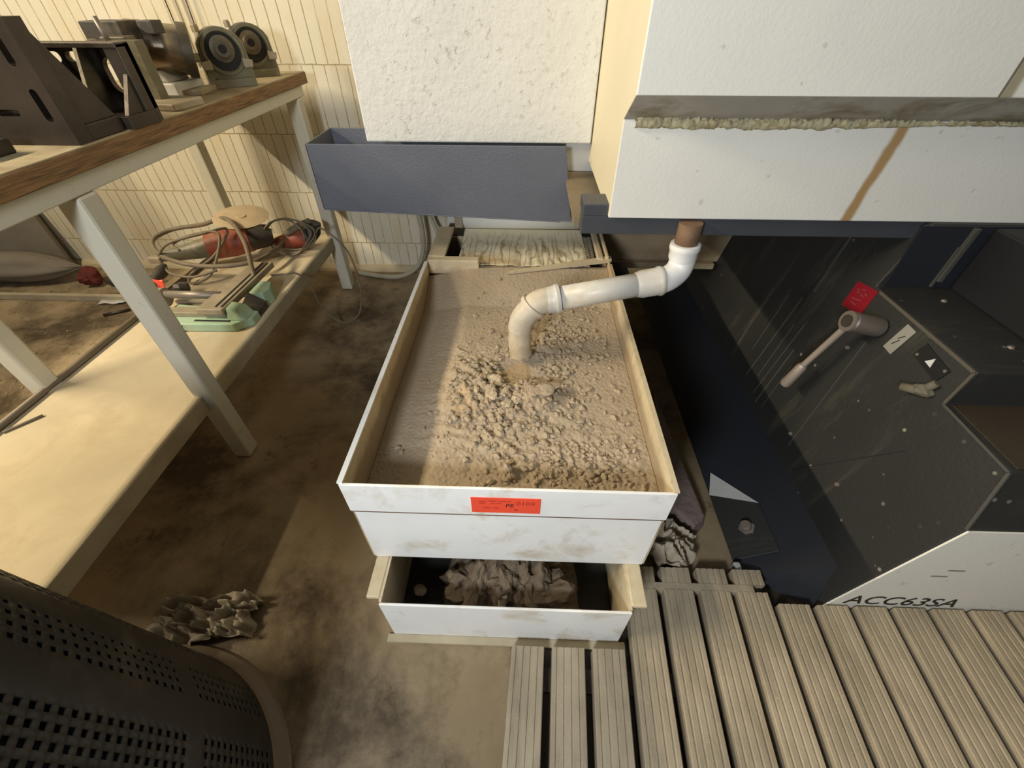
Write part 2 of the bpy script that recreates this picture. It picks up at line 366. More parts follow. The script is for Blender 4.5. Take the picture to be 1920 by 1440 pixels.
# ---------------- castings on the bench ----------------
def slotted_plate(mb,x0,x1,z0,z1,y0,y1,slots):
    # plate in XZ with rounded rectangular holes (list of x0,x1,z0,z1), built as a cell grid
    xs=sorted({x0,x1,*[s[0] for s in slots],*[s[1] for s in slots]}); zs=sorted({z0,z1,*[s[2] for s in slots],*[s[3] for s in slots]})
    for i in range(len(xs)-1):
        for j in range(len(zs)-1):
            cx=(xs[i]+xs[i+1])/2; cz=(zs[j]+zs[j+1])/2
            if any(s[0]<cx<s[1] and s[2]<cz<s[3] for s in slots): continue
            mb.box(xs[i],xs[i+1],y0,y1,zs[j],zs[j+1])
    for s in slots:   # rounded slot ends
        w=s[1]-s[0]; h=s[3]-s[2]; r=min(w,h)/2; n=6
        ends=([(s[0]+r,s[3]-r,1),(s[0]+r,s[2]+r,-1)] if h>w else [(s[0]+r,s[2]+r,-2),(s[1]-r,s[2]+r,2)])
        for cx,cz,d in ends:
            for q in (0,1):
                if abs(d)==1:
                    sg=1 if d>0 else -1; sx=-1 if q else 1
                    pts=[(cx+sx*r,y0,cz+sg*r)]+[(cx+sx*r*math.sin(a*PI/2/n),y0,cz+sg*r*math.cos(a*PI/2/n)) for a in range(n+1)]
                else:
                    sg=1 if d>0 else -1; sz=-1 if q else 1
                    pts=[(cx+sg*r,y0,cz+sz*r)]+[(cx+sg*r*math.cos(a*PI/2/n),y0,cz+sz*r*math.sin(a*PI/2/n)) for a in range(n+1)]
                mb.prism(pts,(0,y1-y0,0))
T=.8022
a=thing('angle_plate','tall brown slotted cast iron angle plate nearest on the bench','angle plate')
m=MB(); slotted_plate(m,-1.02,-.79,T,.975,.81,.842,[(-.824,-.812,.915,.965),(-.822,-.809,.838,.885),(-.90,-.862,.846,.856),(-.885,-.873,.90,.96)])
m.build('upright',M_iron,a)
MB().box(-1.02,-.79,.842,.925,T,T+.026).build('foot',M_iron,a,bevel=.002)
for x in (-.80,-.93):
    MB().prism([(x-.006,.842,.96),(x-.006,.842,T+.026),(x-.006,.922,T+.026)],(.014,0,0)).build('gusset',M_iron,a,bevel=.001)
b=thing('ribbed_angle_plate','open ribbed iron angle plate with see-through slots behind the tall one','angle plate')
m=MB(); slotted_plate(m,-.985,-.777,T,.931,1.010,1.022,[(-.965,-.915,.900,.918),(-.905,-.862,.902,.918),(-.965,-.915,.855,.873),(-.905,-.862,.858,.873),(-.84,-.80,.85,.91)])
m.build('upright',M_iron,b)
MB().box(-.985,-.777,.93,1.010,T,T+.022).build('foot',M_iron,b,bevel=.001)
MB().box(-.985,-.777,.985,1.022,.925,.933).build('top_flange',M_iron,b,bevel=.001)
m=MB()
m.prism([(-.79,.94,.824),(-.79,1.0,.90),(-.79,1.0,.824)],(.008,0,0))
m.build('gusset',M_iron,b)
MB().box(-.805,-.777,.988,1.022,.824,.931).build('corner_post',M_iron,b,bevel=.001)
for x in (-.86,-.94): MB().prism([(x,.945,.824),(x,.985,.925),(x,1.010,.925),(x,1.010,.824)],(.007,0,0)).build('rib',M_iron2,b)
k=MB().box(-1.02,-.862,.70,.765,T,T+.022).build('clamp_block',M_iron,bevel=.003); tag(k,'low dark iron block lying in front of the tall angle plate','block')
# dark swivel bracket with slots
v=thing('swivel_bracket','grimy slotted casting with lever and dark head standing mid bench','bracket')
m=MB(); m.box(-.965,-.905,1.19,1.225,T,.93)
m.build('upright',M_iron2,v,bevel=.003)
m=MB(); slotted_plate(m,-.918,-.862,T+.004,.925,1.155,1.185,[(-.897,-.887,.875,.905),(-.893,-.883,.825,.86)]); m.build('face_plate',M_olive,v,bevel=.0015)
MB().box(-1.02,-.93,1.22,1.30,.915,.955).build('head',M_blk,v,bevel=.002)
MB().box(-.915,-.88,1.26,1.30,.93,.955).build('head',M_blk,v,bevel=.002)
m=MB(); m.tube([(-.93,1.17,.915),(-.935,1.17,.965)],[.006,.005]); m.build('lever',M_galv,v)
MB().lathe([(.012,0),(.014,.006),(.014,.02),(.01,.026)],(-.945,1.15,.915),(.2,-1,0)).build('knob',M_galv,v,smooth=True)
m=MB(); rock(m,(-.967,1.15,.905),.012,3,2,1.0,.6); m.build('rag_tuft',M_sack,v)
s_=MB().prism([(-.97,1.13,T),(-.80,1.10,T),(-.785,1.19,T),(-.80,1.21,T),(-.97,1.22,T)],(0,0,.015)).build('steel_slab',M_dusty,bevel=.003)
tag(s_,'flat dusty steel slab on the bench beneath the slotted bracket','slab')
# dividing head with steel cylinder
d=thing('dividing_head','bare steel drum with a bolt hole on a grey cradle between the dark castings','dividing head')
ax=Vector((.82,.52,-.12)).normalized()
MB().lathe([(.050,0),(.053,.004),(.053,.060),(.0535,.061),(.0535,.075),(.052,.078),(.052,.112)],(-.985,1.305,.905),ax,48).build('drum',M_steel,d,smooth=True)
MB().lathe([(.057,0),(.058,.003),(.058,.02),(.055,.022)],Vector((-.985,1.305,.905))+ax*.105,ax,48).build('flange_ring',M_iron2,d,smooth=True)
pn=Vector((.30,-.95,.05)).normalized()
MB().lathe([(.010,0),(.010,.003),(.006,.003),(.0055,-.002)],Vector((-.952,1.327,.902))+pn*.0512,pn).build('bolt_hole',M_dusty,d,smooth=True)
MB().lathe([(.0052,0),(.0052,.0008)],Vector((-.952,1.327,.902))+pn*.0545,pn).build('hole_bore',M_black,d)
m=MB(); m.box(-1.0,-.90,1.28,1.40,T,T+.03); m.prism([(-.99,1.29,T+.03),(-.92,1.29,T+.03),(-.935,1.29,T+.055),(-.975,1.29,T+.055)],(0,.09,0)); m.build('cradle',M_lightgrey,d,bevel=.004)
def headstock(cx,cy,label,loc_group,base=True):
    t=thing('tailstock_plate',label,'machine vise' if False else 'steady rest',group=None)
    m=MB(); R=.058; zc=.885
    # square body with round opening facing right-front
    n=Vector((.62,-.78,0)).normalized(); u=Vector((n.y*-1,n.x,0)); 
    M=Matrix(((u.x,0,n.x,cx),(u.y,0,n.y,cy),(0,1,0,0),(0,0,0,1)))
    def P(a,z,dd): return M@Vector((a,z,dd))
    # block outline with bulged top
    out=[(-.060,T),(.060,T),(.062,.84)]
    out=[(-.062,T),(.062,T),(.060,.87)]+[(.060*math.cos(q*PI/10),.885+.052*math.sin(q*PI/10)) for q in range(1,10)]+[(-.060,.87)]
    m.prism([P(a_,z_,0) for a_,z_ in out],n*.035*-1)
    m.build('body',M_olive,t,bevel=.004)
    # raised border ring and inner hub
    c0=P(0,.882,.0005)
    MB().lathe([(.050,0),(.052,.004),(.046,.005),(.043,.0012),(.043,0)],c0,n,40).build('face_ring',M_olive,t,smooth=True)
    MB().lathe([(.0428,0),(.0428,.0012)],c0,n,40).build('dark_recess',M_black,t)
    for sgn in (-1,1):
        m=MB(); m.prism([P(sgn*.040,.845,0),P(sgn*.062,.845,0),P(sgn*.066,.862,0),P(sgn*.040,.868,0)],n*.012); m.build('clamp_jaw',M_dusty,t,bevel=.002)
    m=MB(); m.prism([P(-.030,.812,0),P(.030,.812,0),P(.040,.826,0),P(.0,.822,0),P(-.040,.826,0)],n*.004); m.build('web_rib',M_olive,t)
    MB().lathe([(.030,0),(.030,.004),(.022,.006),(.018,.010),(.010,.010),(.009,.004)],c0+n*.001+Vector((0,0,.007)),n,32).build('hub',M_iron2,t,smooth=True)
    MB().lathe([(.0088,0),(.0088,.002)],c0+n*.010+Vector((0,0,.007)),n,20).build('bore',M_black,t)
    for a_,z_ in ((-.045,.925),(.052,.90),(-.060,.872)):
        c=P(a_,z_,-.012); MB().lathe([(.010,0),(.010,.014),(.007,.018)],c,(0,0,1) if z_>.9 else -u,6).build('bolt',M_dusty,t)
    m=MB(); m.prism([P(-.058,T,.0),P(.058,T,.0),P(.058,T,.014),P(-.058,T,.014)],(0,0,.02)); m.build('base_lip',M_olive,t,bevel=.002)
    if base:
        m=MB(); m.prism([(-1.0,1.34,T),(-.87,1.31,T),(-.865,1.335,T),(-.885,1.40,T),(-1.0,1.40,T)],(0,0,.014)); m.build('base_flange',M_dusty,t,bevel=.003)
    return t
headstock(-.845,1.45,'olive round-faced steady casting nearer the steel drum',None,False)
headstock(-.868,1.655,'olive round-faced steady casting at the far end of the bench',None,False)
m=MB(); m.prism([(-.955,1.27,T),(-.86,1.31,T),(-.87,1.40,T),(-.89,1.40,T)],(0,0,.013)); o=m.build('steel_wedge',M_dusty,bevel=.002); tag(o,'flat steel wedge piece on the bench below the steel drum','wedge')
for i,(x0,x1) in enumerate(((-1.245,-1.228),(-1.195,-1.20),(-1.145,-1.165))):
    m=MB(); m.tube(spline([(x0,1.883,1.6),((x0+x1)/2+.004,1.881,1.2),(x1,1.880,T)],8),.0022 if i!=1 else .004,8)
    o=m.build('wall_cable',M_cablep if i==1 else M_blk); tag(o,['thin dark cable on the wall, left one above the steel drum','pale thicker cable on the wall above the steel drum','thin dark cable on the wall, right one above the steel drum'][i],'cable','cables hanging behind the bench')

# ---------------- things on the lower shelf ----------------
Z=.2455
v=thing('machine_vise','mint green machine vise with steel slide lying on the lower shelf','vise')
m=MB(); m.prism([(-1.10,1.016,Z),(-.870,1.022,Z),(-.829,1.060,Z),(-.829,1.10,Z),(-1.10,1.128,Z)],(0,0,.028)); m.build('base',M_mint,v,bevel=.004)
MB().box(-.994,-.885,1.034,1.041,Z+.0282,Z+.0295).build('slot',M_black,v)
m=MB(); m.prism([(-1.0416,1.0158,Z+.0138),(-1.0268,1.0158,Z+.0243),(-1.0178,1.0158,Z+.0243),(-1.0327,1.0158,Z+.0138),(-1.0178,1.0158,Z+.0035),(-1.0268,1.0158,Z+.0035)],(0,-.001,0)); m.build('arrow_mark',M_ink,v)
MB().box(-1.12,-.903,1.055,1.089,Z+.0283,Z+.0434).build('slide_rail',M_dusty,v,bevel=.002)
m=MB(); m.prism([(-.981,1.045,Z+.0435),(-.9,1.045,Z+.0435),(-.894,1.10,Z+.0435),(-.885,1.354,Z+.0435),(-.955,1.354,Z+.0435)],(0,0,.02)); m.build('slide_bed',M_dusty,v,bevel=.003)
for dx in (0,.018): MB().bar((-.925+dx,1.06,Z+.0642),(-.915+dx,1.34,Z+.0642),.005,.002).build('bed_groove',M_black,v)
m=MB(); m.hexa([(-.894,1.0416,Z+.0283),(-.838,1.0416,Z+.0283),(-.838,1.095,Z+.0283),(-.894,1.095,Z+.0283),(-.894,1.056,Z+.062),(-.855,1.056,Z+.055),(-.855,1.095,Z+.055),(-.894,1.095,Z+.062)]); m.build('front_jaw',M_mint,v,bevel=.002)
m=MB(); m.prism([(-.884,1.163,Z+.001),(-.838,1.163,Z+.001),(-.830,1.20,Z+.001),(-.845,1.241,Z+.001),(-.884,1.241,Z+.001)],(0,0,.050)); m.build('rear_jaw',M_mint,v,bevel=.003)
m=MB(); m.prism([(-.881,1.1024,Z+.02),(-.832,1.1024,Z+.004),(-.832,1.16,Z+.004),(-.881,1.16,Z+.038)],(0,0,.02)); m.build('jaw_pad',M_blk,v,bevel=.002)
m=MB(); m.tube([(-1.145,1.1414,Z+.054),(-.955,1.1414,Z+.054)],.012,20); m.build('screw_spindle',M_galv,v)
MB().lathe([(.026,0),(.030,.003),(.030,.019),(.023,.023)],(-1.16,1.1414,Z+.043),(1,0,0)).build('spindle_collar',M_dusty,v,smooth=True)
m=MB(); m.tube(spline([(-1.15,1.128,Z+.074),(-1.1675,1.107,Z+.061),(-1.16,1.085,Z+.026),(-1.137,1.085,Z+.008),(-1.11,1.10,Z+.006)],6),.0035,8); m.build('collar_hose',M_blk,v)
m=MB(); rock(m,(-1.135,1.205,Z+.04),.024,5,2,.8,.5); m.build('end_lump',M_blk,v)
bx=MB().box(-1.15,-.96,1.17,1.354,Z,Z+.012).build('steel_plate',M_dusty,bevel=.003); tag(bx,'dusty flat steel plate lying behind the green vise','plate')

g=thing('angle_grinder','red and black angle grinder on the lower shelf carrying the tan disc','grinder')
m=MB(); m.tube([(-1.302,1.3888,.3056),(-1.2499,1.4018,.3099),(-1.1978,1.4235,.3143),(-1.1544,1.4409,.3186)],[.019,.024,.031,.035],20); m.build('grip',M_olive,g,smooth=True)
m=MB(); m.tube([(-1.160,1.438,.3186),(-1.154,1.441,.3186),(-1.085,1.467,.325),(-1.024,1.493,.328)],[.036,.045,.050,.043],24); m.build('motor_housing',M_red,g,smooth=True)
m=MB(); m.tube([(-1.0242,1.493,.328),(-.98,1.512,.330),(-.955,1.526,.326)],[.041,.038,.026],24); m.build('gear_head',M_blk,g,smooth=True)
m=MB(); m.prism([(-1.11,1.52,.30),(-1.0,1.51,.30),(-1.0,1.60,.30),(-1.10,1.60,.30)],(0,0,.045)); m.build('gear_case',M_blk,g,bevel=.012)
MB().lathe([(.026,0),(.026,.01),(.016,.024),(.010,.036)],(-1.072,1.5624,.345),(0,0,1)).build('spindle',M_blk,g,smooth=True)
m=MB(); m.box(-1.345,-1.30,1.363,1.389,.288,.31); m.build('switch',M_dusty,g,bevel=.004)
MB().lathe([(.010,0),(.093,0),(.095,.0013),(.093,.0026),(.018,.0026),(.016,.006),(.005,.006)],(-1.072,1.5624,.382),(.10,-.08,1),48).build('grinding_disc',M_disc,g,smooth=True)
m=MB(); m.tube(spline([(-1.328,1.3888,.297),(-1.2326,1.36,.366),(-1.111,1.389,.392),(-1.059,1.441,.385),(-1.094,1.37,.323),(-1.18,1.328,.271),(-1.154,1.276,.262),(-1.085,1.302,.288),(-1.059,1.39,.388),(-1.146,1.389,.388),(-1.215,1.363,.366),(-1.19,1.345,.349)],8),.0045,10); m.build('cord',M_rubber,g)
h=thing('flexible_shaft','thick flexible drive hose looping over the grinder, with a red-tagged black handle','hose')
P=[(-.942,1.606,.297),(-.937,1.493,.293),(-.9635,1.371,.300),(-1.059,1.319,.306),(-1.18,1.325,.310),(-1.32,1.3975,.31),(-1.419,1.51,.31),(-1.389,1.588,.319),(-1.259,1.588,.34),(-1.102,1.519,.392),(-.98,1.389,.37),(-.911,1.267,.314),(-.894,1.233,.268)]
m=MB(); m.tube(spline(P,10),.0078,12); m.build('hose',M_rubber,h)
m=MB(); m.tube([(-.942,1.60,.298),(-.94,1.55,.297)],[.015,.011],16); m.build('hose_coupling',M_dusty,h)
m=MB(); m.tube([(-1.263,1.328,.300),(-1.25,1.29,.297),(-1.237,1.235,.294),(-1.22,1.19,.288),(-1.2152,1.165,.284)],[.010,.021,.013,.008,.008],14); m.build('handle',M_blk,h,smooth=True)
m=MB(); m.tube(spline([(-1.263,1.328,.3056),(-1.2065,1.276,.3),(-1.128,1.267,.292),(-1.059,1.302,.30)],6),.0042,8); m.build('hose_lead',M_rubber,h)
tg=grid(lambda u,v_:(-1.238+.040*u,1.215-.012*v_+.01*u,.306+.003*math.sin(u*6)-.034*v_*(.75+.4*u)),8,6,'inventory_tag',M_tag,h,solid=.0006); tg['label']='bright red-orange tag'
m=MB(); m.tube([(-.90,1.25,.262),(-.955,1.22,.258)],[.012,.007],12); m.tube([(-.90,1.25,.262),(-.86,1.25,.258)],[.012,.008],12); m.build('tool_holder',M_dusty,h)
e=thing('electric_drill','small dark red power tool wrapped in its cable at the far shelf end','power tool')
m=MB(); m.tube([(-.975,1.562,.283),(-.911,1.575,.290),(-.86,1.588,.297)],[.018,.034,.036],20); m.build('motor_housing',M_red,e,smooth=True)
m=MB(); m.tube([(-.86,1.588,.297),(-.829,1.597,.32),(-.816,1.6015,.35)],[.034,.028,.022],20); m.build('rear_cap',M_blk,e,smooth=True)
m=MB(); m.tube([(-.92,1.554,.323),(-.868,1.562,.349),(-.816,1.562,.372)],[.011,.013,.010],12); m.build('grip',M_rubber,e,smooth=True)
loops=[]
for t in range(3):
    for q in range(12):
        an=q*PI/6; rr=.072+.008*t
        loops.append((-.907+rr*math.cos(an)+.010*t,1.525+.018*math.sin(an+t),.322+.062*math.sin(an)+.005*t))
loops+=[(-.78,1.56,.345),(-.694,1.545,.26),(-.655,1.48,.13),(-.675,1.44,.035),(-.74,1.42,.012),(-.79,1.40,.09),(-.79,1.37,.20),(-.81,1.354,.262),(-.85,1.34,.268),(-.894,1.328,.27)]
m=MB(); m.tube(spline(loops,5),.0033,8); m.build('cord',M_rubber,e)
m=MB(); m.tube([(-1.206,.608,Z+.0035),(-1.159,.664,Z+.0035)],.0035,6); o=m.build('stick',M_rubber); tag(o,'thin short stick on the shelf beside its dark edge bar','stick')
# ---------------- floor beyond the bench ----------------
m=MB(); m.tube([(-1.765,1.445,.007),(-1.685,1.492,.007)],.0065,8); o=m.build('bolt_piece',M_iron); tag(o,'short dark metal stub on the floor beyond the shelf','metal stub')
o=grid(lambda u,v_:(-1.86+.11*u,1.53+.06*v_+.01*u,.004+.006*math.sin(u*5+v_*3)**2),8,5,'paper_scrap',mat('paper_scrap',(.62,.6,.56),.8),solid=.0006); tag(o,'pale paper scrap lying on the floor behind the front table leg','paper')
m=MB()
for i in range(260):
    x=random.uniform(-2.2,-1.30); y=random.uniform(.8,1.8)
    rock(m,(x,y,.002),random.choice((.002,.003,.003,.005)),i,1,.5)
o=m.build('floor_crumbs',mat('debris',(.34,.27,.17),.9,var=.4,vscale=80)); tag(o,'scattered crumbs and swarf on the floor beyond the shelf','debris',kind='stuff')
def sack(u,v_):
    a=u*2*PI; r=math.sin(PI*min(max(v_,.001),.999)); nn=noise.noise(Vector((math.cos(a)*1.5,math.sin(a)*1.5,v_*3)))
    return (-2.40+.36*(v_-.5)*2+.03*nn, 1.70+.09*r*math.cos(a)*(1+.3*nn)+.04*v_, .072+.065*r*math.sin(a)*(1+.25*nn))
o=grid(sack,32,24,'sack',M_sack); tag(o,'pale stuffed sack lying in the dark beyond the bench','sack')
m=MB(); rock(m,(-2.0,1.70,.045),.045,4,3,.8,.5); o=m.build('red_cloth',mat('dark_red_cloth',(.13,.02,.015),.9)); tag(o,'dark red cloth bundle at the end of the pale sack','cloth')
o=MB().hexa([(-2.9,1.83,0),(-2.2,1.83,0),(-2.2,1.85,0),(-2.9,1.85,0),(-2.9,1.865,.42),(-2.25,1.865,.42),(-2.25,1.89,.42),(-2.9,1.89,.42)]).build('leaning_board',M_sack,bevel=.004); tag(o,'grey board leaning on the wall behind the pale sack','board')
o=MB().box(-2.9,-1.75,1.56,1.58,0,.028).build('batten',M_side,bevel=.003); tag(o,'thin wooden batten lying in front of the sack','batten')
m=MB(); m.tube(spline([(-1.93,1.70,.024),(-1.86,1.69,.026),(-1.78,1.70,.026),(-1.70,1.73,.026)],5),[.014,.018,.02,.02,.02,.022,.022,.022,.022,.022,.02,.02,.018,.018,.016,.014],12); o=m.build('torch',M_blk,smooth=True); tag(o,'small black cylindrical tool on the floor near the sack','tool')

m=MB(); m.box(-3.0,-2.05,.80,.95,.05,1.24); m.box(-2.98,-2.9,.81,.94,0,.05); m.box(-2.15,-2.07,.81,.94,0,.05)  # added box out of view, shades the floor and sack at left
o=m.build('shadow_blocker',M_dark,bevel=.01); tag(o,'unseen dark box added as shadow cabinet left of the bench','blocker')

# pale hoses behind trough
m=MB(); m.tube(spline([(-.47,1.78,.62),(-.455,1.80,.32),(-.455,1.80,.18),(-.49,1.80,.08),(-.56,1.79,.03),(-.66,1.80,.014),(-.80,1.84,.012)],8),.0105,12); o=m.build('coolant_hose',M_cablep); tag(o,'pale hose hanging behind the trough and curling onto the floor','hose','pale hoses by the wall')
m=MB(); m.tube(spline([(-.43,1.82,.62),(-.415,1.82,.32),(-.385,1.80,.22),(-.40,1.82,.1),(-.45,1.83,.03),(-.50,1.84,.012)],8),.008,12); o=m.build('coolant_hose',M_cablep); tag(o,'thinner pale hose just right of the curling one, going behind the tank','hose','pale hoses by the wall')

# ---------------- lower tank ----------------
lt=thing('lower_tank','low white steel tank on the floor beneath the settling tank, brown lumps inside','tank')
MB().box(-.258,.212,.291,.296,.006,.165).build('front_panel',M_white,lt,bevel=.0015)
MB().box(-.258,-.253,.296,1.10,.006,.17).build('side_panel',M_inner,lt)
MB().box(.207,.212,.296,1.10,.006,.17).build('side_panel',M_inner,lt)
MB().box(-.258,.212,1.10,1.105,.006,.17).build('rear_panel',M_inner,lt)
MB().box(-.258,.212,.291,1.105,.0,.006).build('tank_floor',M_dark,lt)
MB().box(-.283,-.258,.302,1.10,.162,.172).build('flange',M_inner,lt,bevel=.002)
MB().box(.212,.240,.302,1.10,.162,.172).build('flange',M_inner,lt,bevel=.002)
MB().box(-.27,.225,.276,.291,.0,.006).build('foot_strip',M_side,lt)
def lumps(u,v_):
    x=-.16+.29*u; y=.32+.22*v_; n=noise.fractal(Vector((x*16,y*16,2)),1,2,5); e=min(1,4*min(u,1-u))*min(1,3*min(v_+.12,1.2-v_))
    return (x+.01*n,y,.03+e*(.075+.045*n+.035*abs(noise.noise(Vector((x*34,y*34,5))))))
o=grid(lumps,70,60,'sludge_heap',M_lump,smooth=False); tag(o,'heap of dried brown sludge lumps inside the low front tank','sludge')
rk=[(-.085,.352,.075,.030),(.005,.350,.08,.034),(.06,.362,.078,.038),(-.03,.355,.10,.026),(-.125,.37,.08,.03)]
for i,(x,y,z,r) in enumerate(rk):
    m=MB(); rock(m,(x,y,z),r,20+i,3,.75,.9); o=m.build('sludge_lump',M_lump)
    tag(o,['dark lump left of centre in the low tank','broken brown lump in the middle of the low tank','largest brown lump right of centre in the low tank','small lump on top of the middle of the low tank heap','brown lump at the left end of the low tank heap'][i],'lump','lumps in the low tank')
m=MB(); rock(m,(-.215,.37,.035),.014,31,2,.6); o=m.build('stone',M_chunk); tag(o,'small pale stone in the dark left end of the low tank','stone')
m=MB(); m.bar((-.035,.315,.05),(-.028,.335,.115),.016,.01); o=m.build('splinter',M_chunk,bevel=.002); tag(o,'upright pale splinter among the lumps in the low tank','splinter')

# ---------------- upper settling tray ----------------
X0,X1,Y0,Y1,ZR=-.286,.244,.380,1.140,.424
ut=thing('settling_tank','white open settling tank full of dried tan sludge, resting on the low tank','tank')
MB().box(X0-.004,X1+.004,Y0-.003,Y0+.002,.347,ZR).build('front_band',M_white,ut,bevel=.001)
MB().box(X0,X1,Y0,Y0+.004,.1725,.345).build('front_panel',M_white,ut,bevel=.001)
MB().box(X0,X1,Y0-.0006,Y0+.003,.3405,.3475).build('crease',M_rust,ut)
MB().box(X0-.004,X0,Y0+.002,Y1+.245,.1725,ZR).build('side_panel',M_inner,ut)
MB().box(X1,X1+.004,Y0+.002,Y1+.245,.1725,ZR).build('side_panel',M_inner,ut)
MB().box(X0-.007,X0+.002,Y0,Y1,ZR-.001,ZR+.003).build('rim',M_white,ut)
MB().box(X1-.002,X1+.007,Y0,Y1,ZR-.001,ZR+.003).build('rim',M_inner,ut)
MB().box(X0,X1,Y0+.004,Y1+.245,.1725,.178).build('tank_floor',M_inner,ut)
MB().box(X0,X1,Y1+.24,Y1+.245,.178,.398).build('rear_panel',M_inner,ut)
m=MB(); m.box(X0,-.135,Y1+.005,Y1+.035,.385,ZR+.004); m.build('cross_rail',M_inner,ut,bevel=.003)
MB().box(-.135,X1,Y1+.01,Y1+.03,.37,.402).build('weir_plate',M_mud,ut,bevel=.002)
MB().hexa([(-.05,Y1-.02,.400),(X1+.01,Y1+.028,.418),(X1+.01,Y1+.052,.418),(-.05,Y1-.008,.400),(-.05,Y1-.02,.405),(X1+.01,Y1+.028,.428),(X1+.01,Y1+.052,.428),(-.05,Y1-.008,.405)]).build('rail_strip',M_inner,ut)
MB().box(X0-.002,-.238,Y1+.03,Y1+.245,.419,ZR+.006).build('side_rail',M_inner,ut,bevel=.002)
MB().box(.214,.230,Y1+.03,Y1+.245,.415,ZR+.006).build('side_rail',M_inner,ut,bevel=.002)
MB().box(.238,.246,Y1+.03,Y1+.245,.424,ZR+.012).build('side_rail',M_inner,ut,bevel=.002)
# right-hand mesh strip
m=MB()
for i in range(16):
    y=Y1+.04+i*.012
    m.bar((.190,y,.405),(.214,y+.012,.405),.002); m.bar((.214,y,.405),(.190,y+.012,.405),.002)
m.build('wire_mesh',M_dusty,ut)
pc=[]
def mudh(x,y):
    h=.352+.006*noise.noise(Vector((x*5,y*5,0)))
    h-=max(0,(-.17-x))*.22                       # lower towards the left wall
    h+=max(0,(y-1.02))*.38                        # banked up at the back
    p=Vector((x,y,0))
    def ring(cx,cy,rx,ry): return math.exp(-(((x-cx)/rx)**2+((y-cy)/ry)**2))
    dn=.15+2.3*ring(-.06,.66,.085,.06)+1.5*ring(-.11,.72,.05,.07)+.8*ring(.06,.85,.09,.10)+.8*ring(.17,.47,.07,.05)+.7*ring(.05,.48,.14,.05)+.55*ring(0,.58,.15,.06)
    hole=ring(-.015,.745,.045,.055)
    dn*=(1-.93*hole)
    if x<-.17: dn*=max(.25,1+(x+.17)*9)
    n=noise.fractal(p*38,1,2.1,4); n2=abs(noise.noise(p*70+Vector((3,1,4)))); cell=noise.voronoi(p*55)[0][0]
    h+=dn*(.0045*n+.0055*(.5-cell)+.003*n2)+.0010*noise.noise(p*160)
    h+=.016*ring(-.06,.655,.085,.05)+.012*ring(-.12,.71,.05,.06)+.012*ring(.05,.83,.07,.06)+.018*ring(.035,.655,.05,.035)-.012*hole
    rp=ring(-.03,.55,.16,.10); h+=rp*.0018*math.sin(y*190+5*noise.noise(p*14)+x*30)
    # raised dried edge of the mat on the left
    h+=.004/(1+math.exp(-(x+.165+.008*noise.noise(p*20))*260))
    return h
def mudf(u,v_):
    x=X0+.001+(X1-X0-.002)*u; y=Y0+.004+(Y1-Y0+.004)*v_
    return (x,y,mudh(x,y))
sl=grid(mudf,330,470,'sludge_bed',M_mud); tag(sl,'tan crusted sludge bed filling the white settling tank','sludge')
m=MB()
for i in range(1500):
    k=random.random()
    if k<.4: x=random.gauss(-.05,.09); y=random.gauss(.66,.08)
    elif k<.6: x=random.gauss(.09,.07); y=random.gauss(.82,.11)
    elif k<.85: x=random.gauss(.13,.10); y=random.gauss(.48,.05)
    else: x=random.uniform(-.15,.22); y=random.uniform(.40,1.08)
    if not(X0+.02<x<X1-.02 and Y0+.02<y<Y1-.03): continue
    if ((x+.015)/.04)**2+((y-.745)/.05)**2<1: continue
    if x<-.17 and random.random()<.8: continue
    r=random.choice((.0022,.003,.003,.004,.005,.0065))*(1.35 if k<.4 else 1); rock(m,(x,y,mudh(x,y)+r*.25),r,i*.37,1,.7,.6)
o=m.build('sludge_crumbs',M_mud); tag(o,'loose crumbs of dried sludge scattered over the bed','crumbs',kind='stuff')
st=[(-.0577,.693,.017,'oval pale stone left of the pipe mouth'),(.024,.690,.012,'pale stone right below the pipe mouth'),(-.038,.650,.012,'upright pale stone below the oval one'),(-.062,.632,.010,'tan stone left of the upright pale one'),(-.031,.622,.010,'angular pale stone nearest the front of the stone group'),(-.012,.634,.009,'round pale stone at the right of the group below the pipe'),(-.045,.61,.009,'small stone at the front of the heap below the pipe'),(-.10,.655,.010,'rough stone at the left side of the sludge heap'),(-.09,.70,.009,'rough stone at the upper left of the sludge heap'),(.05,.865,.016,'broad flat chip behind the pipe elbow'),(-.022,.455,.0135,'single knob standing near the front wall of the tank'),(.045,.655,.024,'large grey crust slab right of the heap')]
for i,(x,y,r,l) in enumerate(st):
    m=MB(); rock(m,(x,y,mudh(x,y)+r*.25),r,40+i,3,(1.1 if i==10 else .42) if r<.02 else .3,.8); o=m.build('sludge_stone',M_chunk if i<10 else M_mud); tag(o,l+' in the settling tank' if 'tank' not in l else l,'stone','larger lumps on the sludge bed')
def patch(cx,cy,rx,ry,lift):
    def f(u,v_):
        a_=u*2*PI; k=v_*(1+.18*noise.noise(Vector((math.cos(a_)*1.5+cx*40,math.sin(a_)*1.5,0))))
        x=cx+rx*k*math.cos(a_); y=cy+ry*k*math.sin(a_); return (x,y,mudh(x,y)+lift*(1-v_**3)-.001)
    return f
o=grid(patch(-.012,.728,.036,.052,.005),40,14,'filter_mesh_patch',M_weave); tag(o,'patch of sandy woven mesh showing under the pipe mouth','mesh')
o=grid(patch(-.128,.63,.028,.045,.003),40,14,'filter_mesh_patch',M_weave); tag(o,'patch of sandy woven mesh left of the sludge heap','mesh')
